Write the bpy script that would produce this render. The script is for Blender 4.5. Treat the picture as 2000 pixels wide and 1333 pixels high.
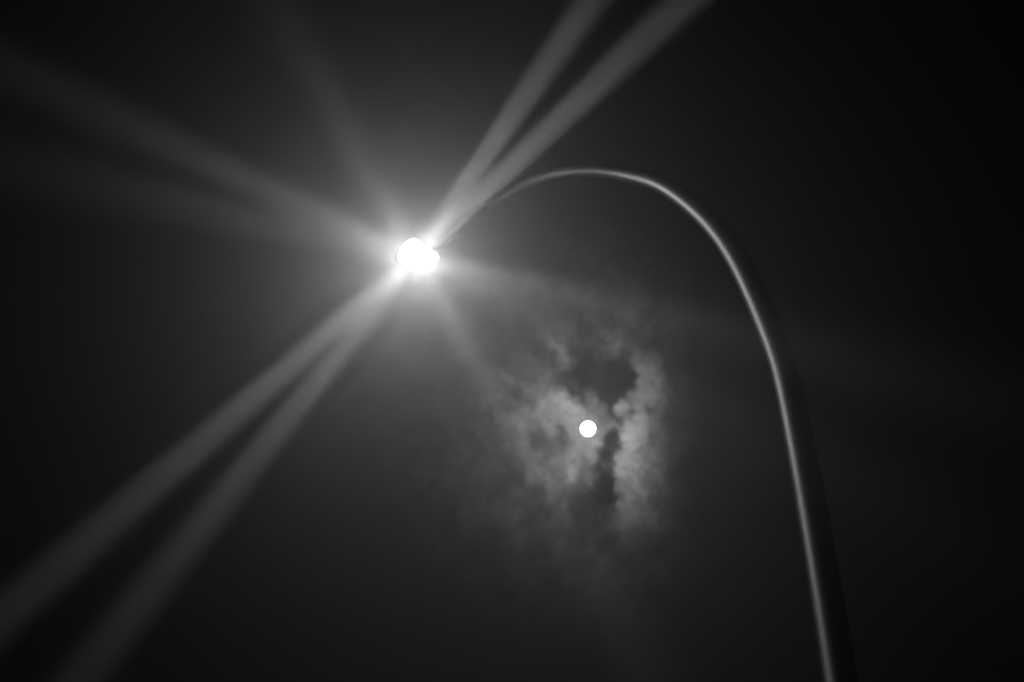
import bpy, bmesh, math, random
from mathutils import Vector, Matrix

for o in list(bpy.data.objects):
    bpy.data.objects.remove(o, do_unlink=True)
sc = bpy.context.scene
C = sc.collection
PI = math.pi
random.seed(4)

# ------------------------------------------------------------------ camera
LENS = 66.6
ELEV = math.radians(45.0)
CAM_POS = Vector((0.0, 0.0, 1.6))
cam_d = bpy.data.cameras.new("camera")
cam = bpy.data.objects.new("camera", cam_d)
C.objects.link(cam)
cam.location = CAM_POS
cam.rotation_euler = (math.radians(90) + ELEV, 0, 0)
cam_d.sensor_width = 36.0
cam_d.lens = LENS
cam_d.clip_start = 0.05
cam_d.clip_end = 60000.0
cam_d.dof.use_dof = True            # focused on the far sky, the post is a little soft
cam_d.dof.focus_distance = 3000.0
cam_d.dof.aperture_fstop = 5.0
sc.camera = cam

# ------------------------------------------------------------------ night sky
MOON_DIR = Vector((0, 0, 1))        # set properly below
world = bpy.data.worlds.new("World")
sc.world = world
world.use_nodes = True
wn, wl = world.node_tree.nodes, world.node_tree.links
sky = wn.new("ShaderNodeTexSky")
sky.sky_type = 'NISHITA'
sky.sun_disc = False
sky.sun_elevation = math.radians(40)
sky.sun_rotation = 0.0
bw = wn.new("ShaderNodeRGBToBW")
bg = wn["Background"]
wl.new(sky.outputs[0], bw.inputs[0])
wl.new(bw.outputs[0], bg.inputs[0])
bg.inputs[1].default_value = 0.00001

# ------------------------------------------------------------------ exposure
sc.view_settings.view_transform = 'Standard'
sc.view_settings.look = 'None'
sc.view_settings.exposure = 0.0
sc.view_settings.gamma = 1.0
sc.view_settings.use_curve_mapping = False
sc.render.engine = 'CYCLES'
sc.cycles.use_denoising = True
sc.cycles.use_light_tree = False
sc.cycles.volume_bounces = 0
sc.cycles.max_bounces = 6
sc.cycles.transparent_max_bounces = 16
sc.cycles.sample_clamp_indirect = 2.0
sc.cycles.sample_clamp_direct = 0.0

# ------------------------------------------------------------------ sizes read off the photograph
F_PX = LENS / 36.0 * 2000.0
AX_F = Vector((0, math.cos(ELEV), math.sin(ELEV)))
AX_R = Vector((1, 0, 0))
AX_U = Vector((0, -math.sin(ELEV), math.cos(ELEV)))


def ray(px, py):
    return AX_F + AX_R * ((px - 1000.0) / F_PX) + AX_U * ((666.5 - py) / F_PX)


def on_plane(px, py, p, n):
    d = ray(px, py)
    return CAM_POS + d * ((p - CAM_POS).dot(n) / d.dot(n))


# ------------------------------------------------------------------ helpers
def link(name, me, mat=None, parent=None, smooth=True):
    o = bpy.data.objects.new(name, me)
    C.objects.link(o)
    if mat:
        me.materials.append(mat)
    if parent is not None:
        o.parent = parent
        o.matrix_parent_inverse = parent.matrix_world.inverted()
    if smooth:
        for p in me.polygons:
            p.use_smooth = True
    return o


def mesh_from(verts, faces, name):
    me = bpy.data.meshes.new(name)
    me.from_pydata([tuple(v) for v in verts], [], faces)
    me.validate()
    return me


def tube_mesh(name, pts, radii, seg=40, side=Vector((0, 1, 0)), cap0=True, cap1=True):
    V, Fc = [], []
    n = len(pts)
    for i in range(n):
        a, b = pts[max(0, i - 1)], pts[min(n - 1, i + 1)]
        t = (b - a).normalized()
        s = (side - t * side.dot(t)).normalized()
        w = t.cross(s)
        for k in range(seg):
            an = 2 * PI * k / seg
            V.append(pts[i] + (s * math.cos(an) + w * math.sin(an)) * radii[i])
    for i in range(n - 1):
        for k in range(seg):
            k2 = (k + 1) % seg
            Fc.append((i * seg + k, i * seg + k2, (i + 1) * seg + k2, (i + 1) * seg + k))
    if cap0:
        Fc.append(tuple(range(seg - 1, -1, -1)))
    if cap1:
        Fc.append(tuple(range((n - 1) * seg, n * seg)))
    me = mesh_from(V, Fc, name)
    uv = me.uv_layers.new(name="along")               # u runs along the tube, the way the steel was drawn
    for p in me.polygons:
        ids = [me.loops[i].vertex_index for i in p.loop_indices]
        wrap = any(v % seg == seg - 1 for v in ids) and any(v % seg == 0 for v in ids)
        for i in p.loop_indices:
            vi = me.loops[i].vertex_index
            k = vi % seg
            uv.data[i].uv = ((vi // seg) / n, (k + seg if wrap and k == 0 else k) / seg)
    return me


def catmull(P, R, sub=8):
    op, orr = [], []
    n = len(P)
    for i in range(n - 1):
        p0, p1, p2, p3 = P[max(i - 1, 0)], P[i], P[i + 1], P[min(i + 2, n - 1)]
        for k in range(sub):
            t = k / sub
            op.append(0.5 * ((2 * p1) + (p2 - p0) * t + (2 * p0 - 5 * p1 + 4 * p2 - p3) * t * t
                             + (3 * p1 - p0 - 3 * p2 + p3) * t ** 3))
            orr.append(R[i] * (1 - t) + R[i + 1] * t)
    op.append(P[-1]); orr.append(R[-1])
    return op, orr


def smooth_list(P, R, it=6):
    for _ in range(it):
        P = [P[0]] + [(P[i - 1] + 2 * P[i] + P[i + 1]) / 4 for i in range(1, len(P) - 1)] + [P[-1]]
        R = [R[0]] + [(R[i - 1] + 2 * R[i] + R[i + 1]) / 4 for i in range(1, len(R) - 1)] + [R[-1]]
    return P, R


def new_mat(name):
    m = bpy.data.materials.new(name)
    m.use_nodes = True
    return m, m.node_tree.nodes, m.node_tree.links


# ------------------------------------------------------------------ materials
def mat_paint():
    m, n, l = new_mat("dark_painted_steel")
    b = n["Principled BSDF"]
    tc = n.new("ShaderNodeTexCoord")
    no = n.new("ShaderNodeTexNoise"); no.inputs["Scale"].default_value = 9.0
    no.inputs["Detail"].default_value = 6.0
    l.new(tc.outputs["Object"], no.inputs["Vector"])
    r = n.new("ShaderNodeMapRange")
    r.inputs["To Min"].default_value = 0.44; r.inputs["To Max"].default_value = 0.54
    l.new(no.outputs["Fac"], r.inputs["Value"])
    l.new(r.outputs[0], b.inputs["Base Color"])
    r2 = n.new("ShaderNodeMapRange")
    r2.inputs["To Min"].default_value = 0.56; r2.inputs["To Max"].default_value = 0.64
    l.new(no.outputs["Fac"], r2.inputs["Value"])
    l.new(r2.outputs[0], b.inputs["Roughness"])
    b.inputs["Metallic"].default_value = 1.0
    b.inputs["Anisotropic"].default_value = 0.62
    tg = n.new("ShaderNodeTangent"); tg.direction_type = 'UV_MAP'; tg.uv_map = "along"
    l.new(tg.outputs[0], b.inputs["Tangent"])
    n2 = n.new("ShaderNodeTexNoise"); n2.inputs["Scale"].default_value = 160.0
    l.new(tc.outputs["Object"], n2.inputs["Vector"])
    bp = n.new("ShaderNodeBump"); bp.inputs["Strength"].default_value = 0.04
    bp.inputs["Distance"].default_value = 0.002
    l.new(n2.outputs["Fac"], bp.inputs["Height"])
    l.new(bp.outputs[0], b.inputs["Normal"])
    return m


def mat_housing():
    m, n, l = new_mat("cast_housing")
    b = n["Principled BSDF"]
    no = n.new("ShaderNodeTexNoise"); no.inputs["Scale"].default_value = 30.0
    r = n.new("ShaderNodeMapRange")
    r.inputs["To Min"].default_value = 0.015; r.inputs["To Max"].default_value = 0.03
    l.new(no.outputs["Fac"], r.inputs["Value"]); l.new(r.outputs[0], b.inputs["Base Color"])
    b.inputs["Roughness"].default_value = 0.5
    return m


def mat_glass():
    """Clear bowl filled by the burning lamp: gives off light and lets the lamp's own rays out."""
    m, n, l = new_mat("glowing_bowl")
    out = n["Material Output"]; n.remove(n["Principled BSDF"])
    e = n.new("ShaderNodeEmission"); e.inputs["Strength"].default_value = 3.0
    t = n.new("ShaderNodeBsdfTransparent")
    a = n.new("ShaderNodeAddShader")
    l.new(e.outputs[0], a.inputs[0]); l.new(t.outputs[0], a.inputs[1])
    l.new(a.outputs[0], out.inputs["Surface"])
    return m


def mat_ground():
    m, n, l = new_mat("asphalt")
    b = n["Principled BSDF"]
    no = n.new("ShaderNodeTexNoise"); no.inputs["Scale"].default_value = 40.0
    no.inputs["Detail"].default_value = 8.0
    r = n.new("ShaderNodeMapRange")
    r.inputs["To Min"].default_value = 0.03; r.inputs["To Max"].default_value = 0.06
    l.new(no.outputs["Fac"], r.inputs["Value"]); l.new(r.outputs[0], b.inputs["Base Color"])
    b.inputs["Roughness"].default_value = 0.9
    return m


def mat_moon():
    m, n, l = new_mat("moon_light")
    out = n["Material Output"]; n.remove(n["Principled BSDF"])
    no = n.new("ShaderNodeTexNoise"); no.inputs["Scale"].default_value = 2.2
    tc = n.new("ShaderNodeTexCoord")
    l.new(tc.outputs["Generated"], no.inputs["Vector"])
    r = n.new("ShaderNodeMapRange")
    r.inputs["To Min"].default_value = 0.85; r.inputs["To Max"].default_value = 1.0
    l.new(no.outputs["Fac"], r.inputs["Value"])
    e = n.new("ShaderNodeEmission"); e.inputs["Strength"].default_value = MOON_L
    l.new(r.outputs[0], e.inputs["Color"])
    l.new(e.outputs[0], out.inputs["Surface"])
    return m


def mat_volume(name, density, aniso, col=(0.95, 0.95, 0.95, 1)):
    m, n, l = new_mat(name)
    n.remove(n["Principled BSDF"])
    v = n.new("ShaderNodeVolumePrincipled")
    v.inputs["Color"].default_value = col
    v.inputs["Density"].default_value = density
    v.inputs["Anisotropy"].default_value = aniso
    l.new(v.outputs[0], n["Material Output"].inputs["Volume"])
    return m, v


MOON_L = 1.6
MIST_G = 0.905
GLOW_W = 66.0
MOON_W = 60.0 * PI * (16.6 / 3700.0) ** 2 * 4 * PI * PI * 19800.0 ** 2
PAINT, HOUSE, GLASS = mat_paint(), mat_housing(), mat_glass()
GLASS.cycles.emission_sampling = 'NONE'      # the burner inside does the lighting

# ------------------------------------------------------------------ ground
G = 150.0
ground = link("ground", mesh_from([(-G, -G, 0), (G, -G, 0), (G, G, 0), (-G, G, 0)], [(0, 1, 2, 3)], "ground"),
              mat_ground(), smooth=False)
ground["kind"] = "structure"

# ------------------------------------------------------------------ street lamp
POST_Y = 6.2
PL_P, PL_N = Vector((0, POST_Y, 0)), Vector((0, 1, 0))
# centre line (photo pixels) and thickness (pixels) of post and gooseneck, bottom to tip
CL = [(1640, 1333, 73), (1598, 1066, 64), (1550, 800, 56), (1514, 668, 52), (1424, 475, 46), (1314, 371, 38),
      (1234, 341, 33), (1160, 331, 28), (1090, 336, 25), (1038, 352, 22), (992, 376, 20)]
P3, R3 = [], []
for (x, y, w) in CL:
    p = on_plane(x, y, PL_P, PL_N)
    P3.append(p)
    R3.append(0.5 * w / F_PX * (p - CAM_POS).dot(AX_F))
LAMP = on_plane(817, 499, PL_P, PL_N)
NRM = Vector((-0.10, -0.46, -0.86)).normalized()      # the way the lamp's glass faces
BACK = LAMP - NRM * 0.085
P3.append(on_plane(930, 414, PL_P, PL_N)); R3.append(0.0205)
P3.append(BACK + Vector((0.10, 0.0, 0.055))); R3.append(0.0175)
P3.append(BACK + Vector((0.015, 0.0, 0.004))); R3.append(0.0165)

base = Vector((P3[0].x + 0.004, POST_Y, 0.0))
lamp = bpy.data.objects.new("street_lamp", None)
C.objects.link(lamp)
lamp.location = base
lamp["label"] = "tall dark gooseneck street lamp, lit, its curved arm ending in a glaring white bowl"
lamp["category"] = "street lamp"
bpy.context.view_layer.update()

# the arm's run starts on the straight shaft
pts, rad = catmull(P3, R3, 10)
pts, rad = smooth_list(pts, rad, 10)
joint = 7                                             # where arm and shaft meet
shaft_p = [base, Vector((base.x, POST_Y, 1.2)), Vector((base.x, POST_Y, 3.0))] + pts[:joint + 1]
shaft_r = [0.112, 0.104, 0.092] + rad[:joint + 1]
link("pole", tube_mesh("pole", shaft_p, shaft_r, 48, cap1=False), PAINT, lamp)
link("arm", tube_mesh("arm", pts[joint:], rad[joint:], 48, cap0=False), PAINT, lamp)

# outline of the glass bowl, photo pixels
OUT = [(805, 468.5), (813, 470), (827.5, 479.5), (842.5, 490.5), (852, 497.5), (856, 503.3), (853, 508), (842, 515.5),
       (829, 522.5), (818, 525.5), (809, 526.7), (799, 524.5), (788.5, 518.5), (781, 510), (778, 502.5), (778.7, 496),
       (782, 488.5), (790, 478), (797.5, 471.2)]
O3 = [on_plane(x, y, LAMP, NRM) for x, y in OUT]
# resample as a smooth closed curve
ring = []
n0 = len(O3)
for i in range(n0):
    p0, p1, p2, p3 = O3[i - 1], O3[i], O3[(i + 1) % n0], O3[(i + 2) % n0]
    for k in range(3):
        t = k / 3
        ring.append(0.5 * ((2 * p1) + (p2 - p0) * t + (2 * p0 - 5 * p1 + 4 * p2 - p3) * t * t
                           + (3 * p1 - p0 - 3 * p2 + p3) * t ** 3))
cen = sum(ring, Vector()) / len(ring)


def loft(levels, cap_first=False, tip=None):
    """levels: (scale, offset along the facing direction); closed at the ends."""
    V, Fc, m = [], [], len(ring)
    for s, d in levels:
        for p in ring:
            V.append(cen + (p - cen) * s + NRM * d)
    for i in range(len(levels) - 1):
        for k in range(m):
            k2 = (k + 1) % m
            Fc.append((i * m + k, i * m + k2, (i + 1) * m + k2, (i + 1) * m + k))
    if cap_first:
        Fc.append(tuple(range(m - 1, -1, -1)))
    if tip is not None:
        V.append(cen + NRM * tip)
        b = (len(levels) - 1) * m
        for k in range(m):
            Fc.append((b + k, b + (k + 1) % m, len(V) - 1))
    return V, Fc


hv, hf = loft([(0.67, -0.045), (0.68, -0.058), (0.50, -0.070), (0.36, -0.082), (0.24, -0.087)],
              cap_first=True, tip=-0.089)
head = link("lamp_head", mesh_from(hv, hf, "lamp_head"), HOUSE, lamp)
gv, gf = loft([(0.69, -0.052), (0.77, -0.047), (0.88, -0.034), (0.97, -0.016), (1.0, 0.003), (0.985, 0.020),
               (0.92, 0.038), (0.78, 0.054), (0.55, 0.066), (0.28, 0.072)], tip=0.074)
bowl = link("glass_bowl", mesh_from(gv, gf, "glass_bowl"), GLASS, head)
bowl["label"] = "burning white drop-shaped glass bowl"
# dark collar stretched to dull the lit arm, and the small clip on it
cp = pts[-24:]
cr_ = [r + 0.003 + 0.004 * max(0.0, (i - 16) / 8) for i, r in enumerate(rad[-24:])]
link("collar", tube_mesh("collar", cp, cr_, 32), HOUSE, head)
c0 = on_plane(884, 466, PL_P - Vector((0, 0.035, 0)), PL_N)
c1 = on_plane(888, 461, PL_P - Vector((0, 0.045, 0)), PL_N)
c2 = on_plane(893, 463, PL_P - Vector((0, 0.03, 0)), PL_N)
c3 = on_plane(896, 459, PL_P, PL_N)
c, r = catmull([c0, c1, c2, c3], [0.006, 0.007, 0.007, 0.006], 5)
link("clip", tube_mesh("clip", c, r, 12), HOUSE, head)

# the burner: one all-round source
BURN = cen + NRM * 0.012
ld = bpy.data.lights.new("burner", 'POINT')
ld.energy = 23.0 / 4
ld.shadow_soft_size = 0.015
for ox, oy in ((-0.018, 0.0), (0.018, 0.006), (0.0, -0.016), (0.0, 0.016)):
    lo = bpy.data.objects.new("burner", ld); C.objects.link(lo)
    lo.location = BURN + AX_R * ox + NRM.cross(AX_R) * oy
    lo.parent = head; lo.matrix_parent_inverse = head.matrix_world.inverted()
# added spot aimed near the camera to fill out the glow
dd = bpy.data.lights.new("glow_spot", 'SPOT')
dd.energy = GLOW_W
dd.spot_size = math.radians(26)
dd.spot_blend = 1.0
dd.shadow_soft_size = 0.03
do = bpy.data.objects.new("glow_spot", dd); C.objects.link(do)
do.location = BURN
do.rotation_euler = ((CAM_POS - BURN).normalized() - AX_U * 0.09 - AX_R * 0.04).to_track_quat('-Z', 'Y').to_euler()
do.parent = head; do.matrix_parent_inverse = head.matrix_world.inverted()
# (angle round the line to the camera, lean towards the camera, full cone, brightness)
STAR_RAYS = [  # added lights standing in for the lens star's streaks
    (55.5, 79.5, 0.7, 0.096), (43.5, 79.5, 0.6, 0.104),
    (221.0, 80, 0.6, 0.090), (231.5, 80, 0.7, 0.074),
    (155.5, 83, 1.0, 0.038), (167.0, 82, 2.0, 0.026),
    (-14.0, 84, 1.3, 0.040), (-27.0, 82.5, 2.2, 0.024),
    (119.0, 83.5, 1.8, 0.018), (-61.0, 81, 1.7, 0.034),
]
DISC, RAY_K = 0.084, 1.0
TO_EYE = (CAM_POS - BURN).normalized()                # straight at the camera; the added rays fan round it
SH_R = (AX_R - TO_EYE * AX_R.dot(TO_EYE)).normalized()
SH_U = SH_R.cross(-TO_EYE).normalized()
if SH_U.z < 0:
    SH_U = -SH_U
for phi, lean, cone, k in STAR_RAYS:
    a, t = math.radians(phi), math.radians(lean)
    d = (SH_R * math.cos(a) + SH_U * math.sin(a)) * math.cos(t) + TO_EYE * math.sin(t)
    sd = bpy.data.lights.new("star_ray", 'AREA')
    # power that gives this ray the same scattered brightness whatever its lean
    al, th0 = math.radians(3.87), math.pi / 2 - t
    th = th0 + al
    run = (CAM_POS - BURN).length * math.sin(al) / math.sin(th)
    wid = DISC + math.radians(cone) * 0.5 * run
    hg = (1 - MIST_G ** 2) / (4 * PI) / (1 + MIST_G ** 2 - 2 * MIST_G * math.cos(th)) ** 1.5
    sd.energy = RAY_K * k * 0.785 * wid * math.sin(th) / (0.01 * hg)
    sd.shape = 'DISK'
    sd.size = DISC
    sd.spread = math.radians(cone)
    so = bpy.data.objects.new("star_ray", sd); C.objects.link(so)
    so.location = BURN
    so.rotation_euler = d.to_track_quat('-Z', 'Y').to_euler()
    so.parent = head; so.matrix_parent_inverse = head.matrix_world.inverted()

# ------------------------------------------------------------------ moon
MX, MY = 1148.5, 838.0
MOON_DIR = ray(MX, MY).normalized()
MOON_D = 20000.0
mdepth = MOON_D * MOON_DIR.dot(AX_F)
bm = bmesh.new()
bmesh.ops.create_icosphere(bm, subdivisions=4, radius=16.6 / F_PX * mdepth)
me = bpy.data.meshes.new("moon"); bm.to_mesh(me); bm.free()
moon = link("moon", me, mat_moon())
moon.location = CAM_POS + MOON_DIR * MOON_D
moon["label"] = "small round full moon glowing white through a gap in the dark clouds"
moon["category"] = "moon"
ml = bpy.data.lights.new("moonlight", 'POINT')        # the light the moon sheds on the cloud
ml.energy = MOON_W
ml.shadow_soft_size = 60.0
mo = bpy.data.objects.new("moonlight", ml); C.objects.link(mo)
mo.location = CAM_POS + MOON_DIR * (MOON_D - 200.0)
mo.parent = moon; mo.matrix_parent_inverse = Matrix.Translation(-moon.location)

# ------------------------------------------------------------------ cloud round the moon (a grid of density made from fields)
CD = 800.0                                    # metres to the cloud
M_PX = CD / F_PX                              # metres per photo pixel there
cz = MOON_DIR
cx = AX_R - cz * AX_R.dot(cz); cx.normalize()
cy = cz.cross(cx); cy.normalize()
if cy.z < 0:
    cy = -cy
rot = Matrix((cx, cy, cx.cross(cy))).transposed().to_4x4()

HX, HY, HZ = 520.0, 520.0, 28.0               # half size in photo-pixel units
ng = bpy.data.node_groups.new("cloud_field", "GeometryNodeTree")
ng.interface.new_socket("Geometry", in_out='OUTPUT', socket_type='NodeSocketGeometry')
N, L = ng.nodes, ng.links


def math_n(op, a, b=None, c=None, clamp=False):
    m = N.new("ShaderNodeMath"); m.operation = op; m.use_clamp = clamp
    for i, v in enumerate((a, b, c)):
        if v is None:
            continue
        if isinstance(v, (int, float)):
            m.inputs[i].default_value = v
        else:
            L.new(v, m.inputs[i])
    return m.outputs[0]


def vmath(op, a, b=None, s=None):
    m = N.new("ShaderNodeVectorMath"); m.operation = op
    for i, v in enumerate((a, b)):
        if v is None:
            continue
        if isinstance(v, (tuple, list)):
            m.inputs[i].default_value = v
        else:
            L.new(v, m.inputs[i])
    if s is not None:
        m.inputs["Scale"].default_value = s
    return m


def noise(vec, scale, detail=4.0, rough=0.55, out="Fac"):
    t = N.new("ShaderNodeTexNoise")
    t.inputs["Scale"].default_value = scale
    t.inputs["Detail"].default_value = detail
    t.inputs["Roughness"].default_value = rough
    L.new(vec, t.inputs["Vector"])
    return t.outputs["Fac" if out == "Fac" else "Color"]


def smooth(v, lo, hi, a=0.0, b=1.0):
    r = N.new("ShaderNodeMapRange"); r.interpolation_type = 'SMOOTHSTEP'
    L.new(v, r.inputs["Value"])
    r.inputs["From Min"].default_value = lo; r.inputs["From Max"].default_value = hi
    r.inputs["To Min"].default_value = a; r.inputs["To Max"].default_value = b
    return r.outputs[0]


pos = N.new("GeometryNodeInputPosition").outputs[0]       # metres, local: x right, y up, z away
q0 = vmath('SCALE', pos, s=1.0 / M_PX).outputs[0]           # photo-pixel units round the moon
q = vmath('MULTIPLY', q0, (1.0, 1.0, 0.28)).outputs[0]
wn1 = vmath('SUBTRACT', noise(q, 0.011, 3.0, 0.55, "Color"), (0.5, 0.5, 0.5)).outputs[0]
wn2 = vmath('SUBTRACT', noise(q, 0.035, 6.0, 0.62, "Color"), (0.5, 0.5, 0.5)).outputs[0]
qw = vmath('ADD', q0, vmath('SCALE', wn1, s=46.0).outputs[0]).outputs[0]
qw = vmath('ADD', qw, vmath('SCALE', wn2, s=42.0).outputs[0]).outputs[0]
# dark cloud shaped as gaps thinned into the veil: photo x, y, half width, half height, tilt (deg), strength
GAPS = [
    (1188, 740, 60, 46, -12, 1.3), (1142, 690, 40, 84, 28, 1.0), (1214, 748, 34, 36, 0, 0.9),
    (1216, 688, 16, 34, 10, 0.7), (1154, 788, 56, 24, 0, 0.45), (1130, 742, 40, 36, 0, 0.42),
    (1228, 805, 18, 17, 0, 0.95), (1197, 814, 24, 16, 0, 0.6), (1264, 800, 30, 13, 0, 0.5),
    (1196, 862, 17, 40, 10, 1.0), (1188, 900, 16, 40, -8, 1.0), (1176, 945, 20, 46, -18, 1.0), (1213, 876, 14, 18, 0, 0.55),
    (1132, 1012, 82, 70, 0, 0.9), (1176, 976, 36, 34, 0, 0.5), (1150, 1090, 110, 60, 0, 0.55),
    (1064, 864, 66, 30, 25, 0.6), (1030, 700, 70, 60, 0, 0.40), (1300, 1060, 80, 60, 0, 0.45),
    (1108, 838, 30, 12, 30, 0.3), (1340, 920, 50, 120, 0, 0.45),
]
# brighter, thicker stretches of the veil
WISPS = [
    (1240, 875, 38, 92, 0, 2.3), (1228, 985, 38, 62, -10, 1.05), (1092, 904, 52, 34, 0, 0.6), (1104, 788, 48, 34, 20, 0.45),
    (1066, 812, 44, 40, 0, 0.25), (1270, 772, 36, 70, 0, 1.4), (1205, 784, 26, 18, 0, 0.9), (1140, 935, 40, 26, 0, 0.6),
    (1080, 740, 30, 44, 15, 0.5), (1190, 655, 30, 30, 0, 0.5), (1020, 800, 60, 70, 0, 0.4), (1140, 850, 60, 50, 0, 0.15),
]
for _ in range(34):                            # small scraps and holes
    a, r = random.uniform(0, 2 * PI), random.uniform(0.25, 1.0)
    GAPS.append((MX + math.cos(a) * r * 165, MY + math.sin(a) * r * 215, random.uniform(7, 13), random.uniform(18, 44),
                  random.uniform(-70, 10), random.uniform(0.25, 0.55)))
for _ in range(30):
    a, r = random.uniform(0, 2 * PI), random.uniform(0.25, 1.0)
    WISPS.append((MX + math.cos(a) * r * 165, MY + math.sin(a) * r * 215, random.uniform(7, 14), random.uniform(18, 48),
                  random.uniform(-70, 10), random.uniform(0.3, 0.8)))


def blobs(table, lo, hi):
    tot = None
    for (x, y, rx, ry, tilt, k) in table:
        d = vmath('SUBTRACT', qw, (x - MX, MY - y, random.uniform(-5, 5))).outputs[0]
        vr = N.new("ShaderNodeVectorRotate"); vr.rotation_type = 'Z_AXIS'
        L.new(d, vr.inputs["Vector"]); vr.inputs["Angle"].default_value = math.radians(tilt)
        rz = 60.0
        e = vmath('MULTIPLY', vr.outputs[0], (1 / rx, 1 / ry, 1 / rz)).outputs[0]
        f = math_n('MULTIPLY', smooth(vmath('LENGTH', e).outputs["Value"], lo, hi, 1.0, 0.0), k)
        tot = f if tot is None else math_n('ADD', tot, f)
    return tot


tot = blobs(GAPS, 0.1, 1.5)
wisp = blobs(WISPS, 0.0, 1.6)
fr = math_n('MULTIPLY', math_n('SUBTRACT', noise(q, 0.026, 8.0, 0.66), 0.5), 1.9)
tot = smooth(math_n('ADD', tot, fr), 0.05, 1.45)
far_ = smooth(vmath('LENGTH', vmath('MULTIPLY', qw, (1 / 400.0, 1 / 400.0, 0.0)).outputs[0]).outputs['Value'], 0.15, 0.8, 0.27, 0.5)
# thin veil with streaks, fading out
st = vmath('MULTIPLY', qw, (1.0, 0.8, 1.0)).outputs[0]
veil = smooth(noise(st, 0.018, 7.0, 0.62), 0.32, 0.68, 0.22, 1.1)
veil = math_n('MULTIPLY', veil, math_n('ADD', math_n('MULTIPLY', wisp, 0.58), far_))
sep = N.new("ShaderNodeSeparateXYZ"); L.new(qw, sep.inputs[0])
right = smooth(sep.outputs[0], 90.0, 230.0, 1.0, 0.12)
re_ = vmath('MULTIPLY', qw, (1 / 480.0, 1 / 480.0, 1 / 27.0)).outputs[0]
edge = smooth(vmath('LENGTH', re_).outputs["Value"], 0.1, 1.0, 1.0, 0.0)
veil = math_n('MULTIPLY', math_n('MULTIPLY', veil, edge), right)
VEIL_K = 0.11
open_ = math_n('SUBTRACT', 1.0, math_n('MULTIPLY', tot, 0.93))
den = math_n('MULTIPLY', math_n('MULTIPLY', veil, open_), VEIL_K)
vc = N.new("GeometryNodeVolumeCube")
L.new(den, vc.inputs["Density"])
vc.inputs["Min"].default_value = (-HX * M_PX, -HY * M_PX, -HZ * M_PX)
vc.inputs["Max"].default_value = (HX * M_PX, HY * M_PX, HZ * M_PX)
vc.inputs["Resolution X"].default_value = 260
vc.inputs["Resolution Y"].default_value = 270
vc.inputs["Resolution Z"].default_value = 14
CLOUD, cv = mat_volume("moonlit_cloud", 1.0, 0.962, (1, 1, 1, 1))
CLOUD.cycles.volume_step_rate = 4.0
_n, _l = CLOUD.node_tree.nodes, CLOUD.node_tree.links
_a = _n.new("ShaderNodeAttribute"); _a.attribute_name = "density"
_m = _n.new("ShaderNodeMath"); _m.operation = 'MULTIPLY'; _m.inputs[1].default_value = 0.035
_v = _n.new("ShaderNodeVolumeScatter"); _v.inputs["Anisotropy"].default_value = 0.992   # droplets' narrow corona
_s = _n.new("ShaderNodeAddShader")
_l.new(_a.outputs["Fac"], _m.inputs[0]); _l.new(_m.outputs[0], _v.inputs["Density"])
_l.new(cv.outputs[0], _s.inputs[0]); _l.new(_v.outputs[0], _s.inputs[1])
_l.new(_s.outputs[0], _n["Material Output"].inputs["Volume"])
sm = N.new("GeometryNodeSetMaterial"); sm.inputs["Material"].default_value = CLOUD
L.new(vc.outputs[0], sm.inputs["Geometry"])
go = N.new("NodeGroupOutput"); L.new(sm.outputs[0], go.inputs[0])
cloud = bpy.data.objects.new("cloud", bpy.data.volumes.new("cloud"))
C.objects.link(cloud)
cloud.data.materials.append(CLOUD)
cloud.matrix_world = Matrix.Translation(CAM_POS + MOON_DIR * CD) @ rot
md = cloud.modifiers.new("density", 'NODES'); md.node_group = ng
cloud["label"] = "ragged dark cloud torn open around the moon, its edges lit from behind"
cloud["category"] = "cloud"

# ------------------------------------------------------------------ mist
HZE, hv_ = mat_volume("mist", 0.010, MIST_G, (0.97, 0.97, 0.97, 1))
B, T0, T1 = G + 3, -1.0, 12.0
v = [(-B, -B, T0), (B, -B, T0), (B, B, T0), (-B, B, T0), (-B, -B, T1), (B, -B, T1), (B, B, T1), (-B, B, T1)]
f = [(3, 2, 1, 0), (4, 5, 6, 7), (0, 1, 5, 4), (1, 2, 6, 5), (2, 3, 7, 6), (3, 0, 4, 7)]
haze = link("haze", mesh_from(v, f, "haze"), HZE, smooth=False)
haze["kind"] = "stuff"
haze["label"] = "thin night mist lit up around the street lamp"
haze["category"] = "mist"
